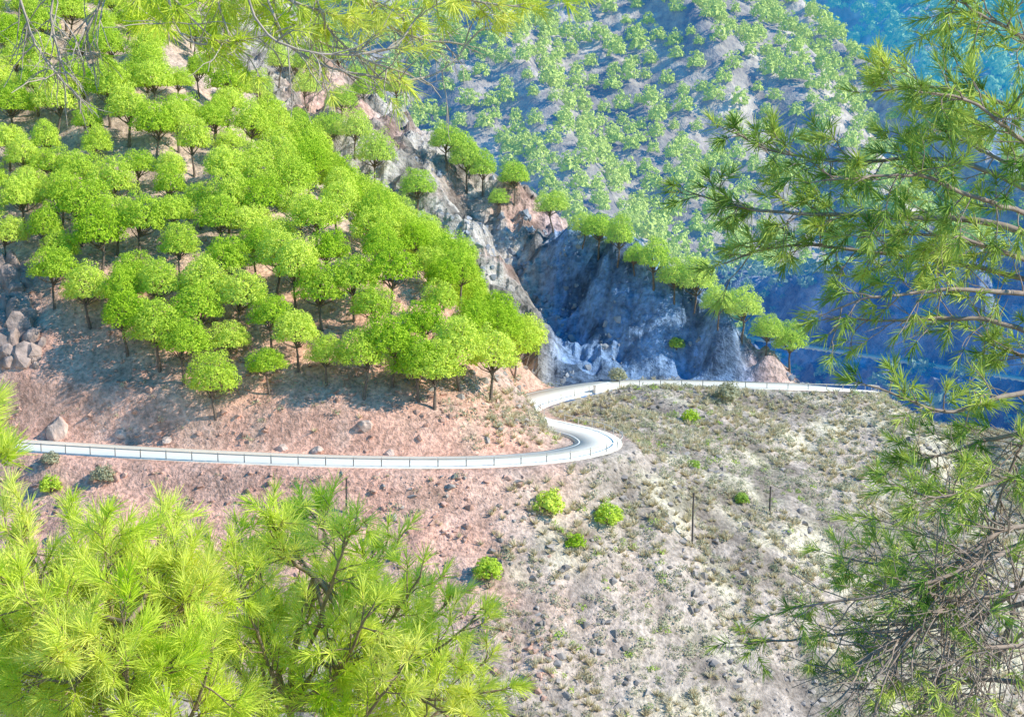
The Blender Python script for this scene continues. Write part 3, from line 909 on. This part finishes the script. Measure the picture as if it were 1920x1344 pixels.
kwG = dict(r0=.010, r1=.0028, ntw=22, tl=.18, spread=1.0, lift=.02, subs=2, tN=38, nl=.056, start=.2, wd=.0027)
def Rb(pts, Y, **k):
    d = dict(kwG); d.update(k)
    return ([at(px, py, Y+dy) for px, py, dy in pts], d)
RB = [
    Rb([(1985, 120, 0), (1900, 60, -.1), (1830, 20, -.2), (1790, -20, -.2)], 4.4),
    Rb([(1985, 240, 0), (1880, 190, .1), (1760, 160, .2), (1650, 165, .2)], 4.5),
    Rb([(1985, 300, 0), (1880, 250, -.3), (1800, 200, -.4), (1720, 190, -.5)], 4.4, ntw=18),
    Rb([(1985, 340, 0), (1900, 320, .2), (1820, 290, .3), (1740, 250, .3)], 4.5, ntw=18),
    Rb([(1980, 380, 0), (1800, 310, .1), (1600, 310, .2), (1450, 290, .2), (1360, 255, .2)], 4.5, ntw=32),
    Rb([(1975, 450, 0), (1850, 420, 0), (1620, 405, .1), (1430, 395, .1), (1300, 365, .1)], 4.5, r0=.013, ntw=34),
    Rb([(1975, 420, 0), (1850, 380, -.3), (1720, 340, -.5), (1540, 350, -.6)], 4.5, ntw=20),
    Rb([(1975, 540, 0), (1800, 490, .1), (1600, 465, .2), (1450, 460, .2), (1360, 490, .2)], 4.5, ntw=28, bare=.1),
    Rb([(1975, 500, 0), (1880, 470, -.2), (1760, 440, -.3), (1620, 440, -.3)], 4.5, ntw=20, bare=.1),
    Rb([(1975, 560, 0), (1820, 550, -.2), (1660, 560, -.3), (1560, 590, -.3)], 4.4, ntw=20, bare=.5, droop=.05),
    Rb([(1972, 640, 0), (1850, 600, 0), (1700, 610, 0), (1560, 600, .1)], 4.5, ntw=22, bare=.65, droop=.05),
    Rb([(1972, 660, 0), (1930, 670, .1), (1880, 660, .2), (1830, 630, .2)], 4.5, ntw=14, bare=.2),
    Rb([(1972, 720, 0), (1880, 740, -.1), (1780, 770, -.2), (1640, 720, -.2)], 4.4, ntw=17, bare=.3),
    Rb([(1970, 800, 0), (1880, 820, .1), (1780, 850, .2), (1690, 870, .2)], 4.5, ntw=18),
    Rb([(1970, 900, 0), (1860, 910, -.2), (1760, 940, -.3), (1680, 910, -.3)], 4.3, ntw=18),
    Rb([(1968, 1000, 0), (1850, 1040, .1), (1700, 1060, .2), (1560, 1030, .3)], 4.5, ntw=19, r0=.014),
    Rb([(1968, 1010, 0), (1850, 1060, -.2), (1700, 1110, -.3), (1500, 1150, -.3)], 4.4, ntw=22, bare=.3, tl=.26),
    Rb([(1966, 1120, 0), (1850, 1150, .1), (1720, 1180, .2), (1560, 1190, .2), (1400, 1200, .2)], 4.5, ntw=22, bare=.35, tl=.24),
    Rb([(1966, 1200, 0), (1850, 1220, -.2), (1750, 1260, -.3), (1660, 1300, -.3)], 4.4, ntw=26, bare=.65, tl=.30, droop=.05),
    Rb([(1964, 1290, 0), (1850, 1270, .1), (1740, 1290, .2), (1600, 1300, .2)], 4.5, ntw=26, bare=.65, tl=.32),
    Rb([(1964, 1380, 0), (1850, 1340, 0), (1750, 1350, 0), (1640, 1380, 0)], 4.4, ntw=24, bare=.65, tl=.3),
    Rb([(1970, 760, 0), (1930, 820, .1), (1880, 920, .1), (1850, 1020, .1)], 4.5, ntw=30, bare=.85, tl=.28, r0=.007, r1=.0035, subs=3),
    Rb([(1968, 1060, 0), (1900, 1110, .1), (1800, 1200, .1), (1720, 1330, .1)], 4.5, ntw=46, bare=.95, tl=.36, r0=.009, r1=.004, subs=3),
    Rb([(1968, 980, 0), (1880, 1000, -.1), (1780, 1090, -.2), (1680, 1220, -.2)], 4.4, ntw=46, bare=.95, tl=.36, r0=.009, r1=.004, subs=3),
    Rb([(1966, 1160, 0), (1900, 1200, .2), (1830, 1290, .3), (1790, 1400, .3)], 4.6, ntw=44, bare=.95, tl=.36, r0=.009, r1=.004, subs=3),
    Rb([(1966, 1100, 0), (1850, 1120, -.2), (1740, 1160, -.3), (1600, 1250, -.3)], 4.4, ntw=44, bare=.95, tl=.36, r0=.009, r1=.004, subs=3),
]
fg_tree('large green pine along the right edge, grey twigs reaching out into the valley', np.array([at(1960, 1900, 4.5), at(1962, 1300, 4.5), at(1972, 700, 4.5), at(1985, 300, 4.5), at(1990, -100, 4.5)]), (.075, .03), RB, M['needG'], M['twig'])
def Lb(pts, Y, **k):
    d = dict(r0=.006, r1=.0024, ntw=11, tl=.13, spread=1.0, lift=-.05, subs=2, tN=30, nl=.056, start=.3, wd=.0027); d.update(k)
    return ([at(px, py, Y+dy) for px, py, dy in pts], d)
BT_ = dict(r0=.0038, r1=.0026, bare=.93, tl=.19, ntw=15, droop=.06, start=.35)
LB = [
    Lb([(-480, -160, 0), (0, -120, 0), (400, -65, 0), (750, -65, 0), (1060, -20, 0)], 3.9, r0=.022, ntw=30, tl=.12, start=.4),
    Lb([(100, -110, 0), (200, -40, 0), (260, 10, .1), (300, 40, .1)], 4.0, ntw=8, tl=.11),
    Lb([(200, -110, 0), (300, -30, 0), (360, 35, 0), (400, 75, 0)], 3.9, ntw=12, tl=.11),
    Lb([(420, -100, 0), (520, -10, 0), (590, 25, 0), (670, 40, 0)], 3.9, ntw=17, tl=.11),
    Lb([(380, -100, 0), (440, -5, 0), (500, 40, .1), (560, 60, .1)], 4.0, ntw=13, tl=.11),
    Lb([(600, -100, 0), (660, -20, .1), (720, 10, .1), (780, 20, .1)], 4.0, ntw=13, tl=.11),
    Lb([(480, -100, 0), (540, 80, 0), (680, 140, 0), (810, 135, .05), (890, 60, .1)], 3.9, **BT_),
    Lb([(440, -100, 0), (500, 60, 0), (620, 100, 0), (740, 90, .05), (800, 20, .1)], 3.8, **BT_),
    Lb([(560, -100, 0), (600, 40, 0), (660, 110, 0), (760, 150, 0)], 3.9, **BT_),
    Lb([(520, -100, 0), (560, 20, .1), (600, 90, .1), (700, 110, .1)], 4.0, **BT_),
    Lb([(640, -100, 0), (690, 10, .1), (760, 70, .1), (860, 90, .1)], 4.0, **BT_),
    Lb([(300, -100, 0), (360, 60, 0), (480, 60, 0), (560, 40, 0)], 3.9, **BT_),
    Lb([(380, -100, 0), (430, 60, 0), (470, 110, 0), (490, 150, 0)], 3.9, ntw=7, r0=.004, r1=.002, tl=.08, bare=.25),
    Lb([(20, -110, 0), (50, 40, 0), (90, 120, 0), (150, 185, 0)], 3.9, **BT_),
    Lb([(120, -110, 0), (100, 20, 0), (110, 90, 0), (125, 150, 0)], 3.9, **BT_),
    Lb([(200, -110, 0), (190, 0, 0), (160, 60, 0), (170, 120, 0)], 4.0, **BT_),
    Lb([(700, -110, 0), (800, -25, 0), (880, 0, 0), (970, 10, 0)], 3.9, ntw=13, tl=.11),
    Lb([(-480, 40, 0), (-200, 60, -.2), (-70, 80, -.4), (-20, 100, -.5)], 3.9, ntw=9, tl=.10, start=.6),
    Lb([(-480, 900, 0), (-250, 920, -.2), (-60, 880, -.4), (-5, 780, -.5)], 3.9, ntw=18, tl=.11, start=.6, lift=.6, spread=.7, nl=.070, tN=44),
    Lb([(-480, 960, 0), (-250, 980, -.2), (-70, 950, -.4), (10, 860, -.5)], 3.9, ntw=18, tl=.11, start=.6, lift=.6, spread=.7, nl=.070, tN=44),
]
fg_tree('pine at the upper left, its bare curved twigs and needle tufts hanging into the top', np.array([at(-470, 1900, 3.9), at(-480, 900, 3.9), at(-490, 0, 3.9), at(-490, -400, 3.9)]), (.09, .05), LB, M['needY'], M['twigp'])
print('trees grove', cnt, 'far', len(farp), 'dist', len(dp), 'nb', nb, 'NC', NC)
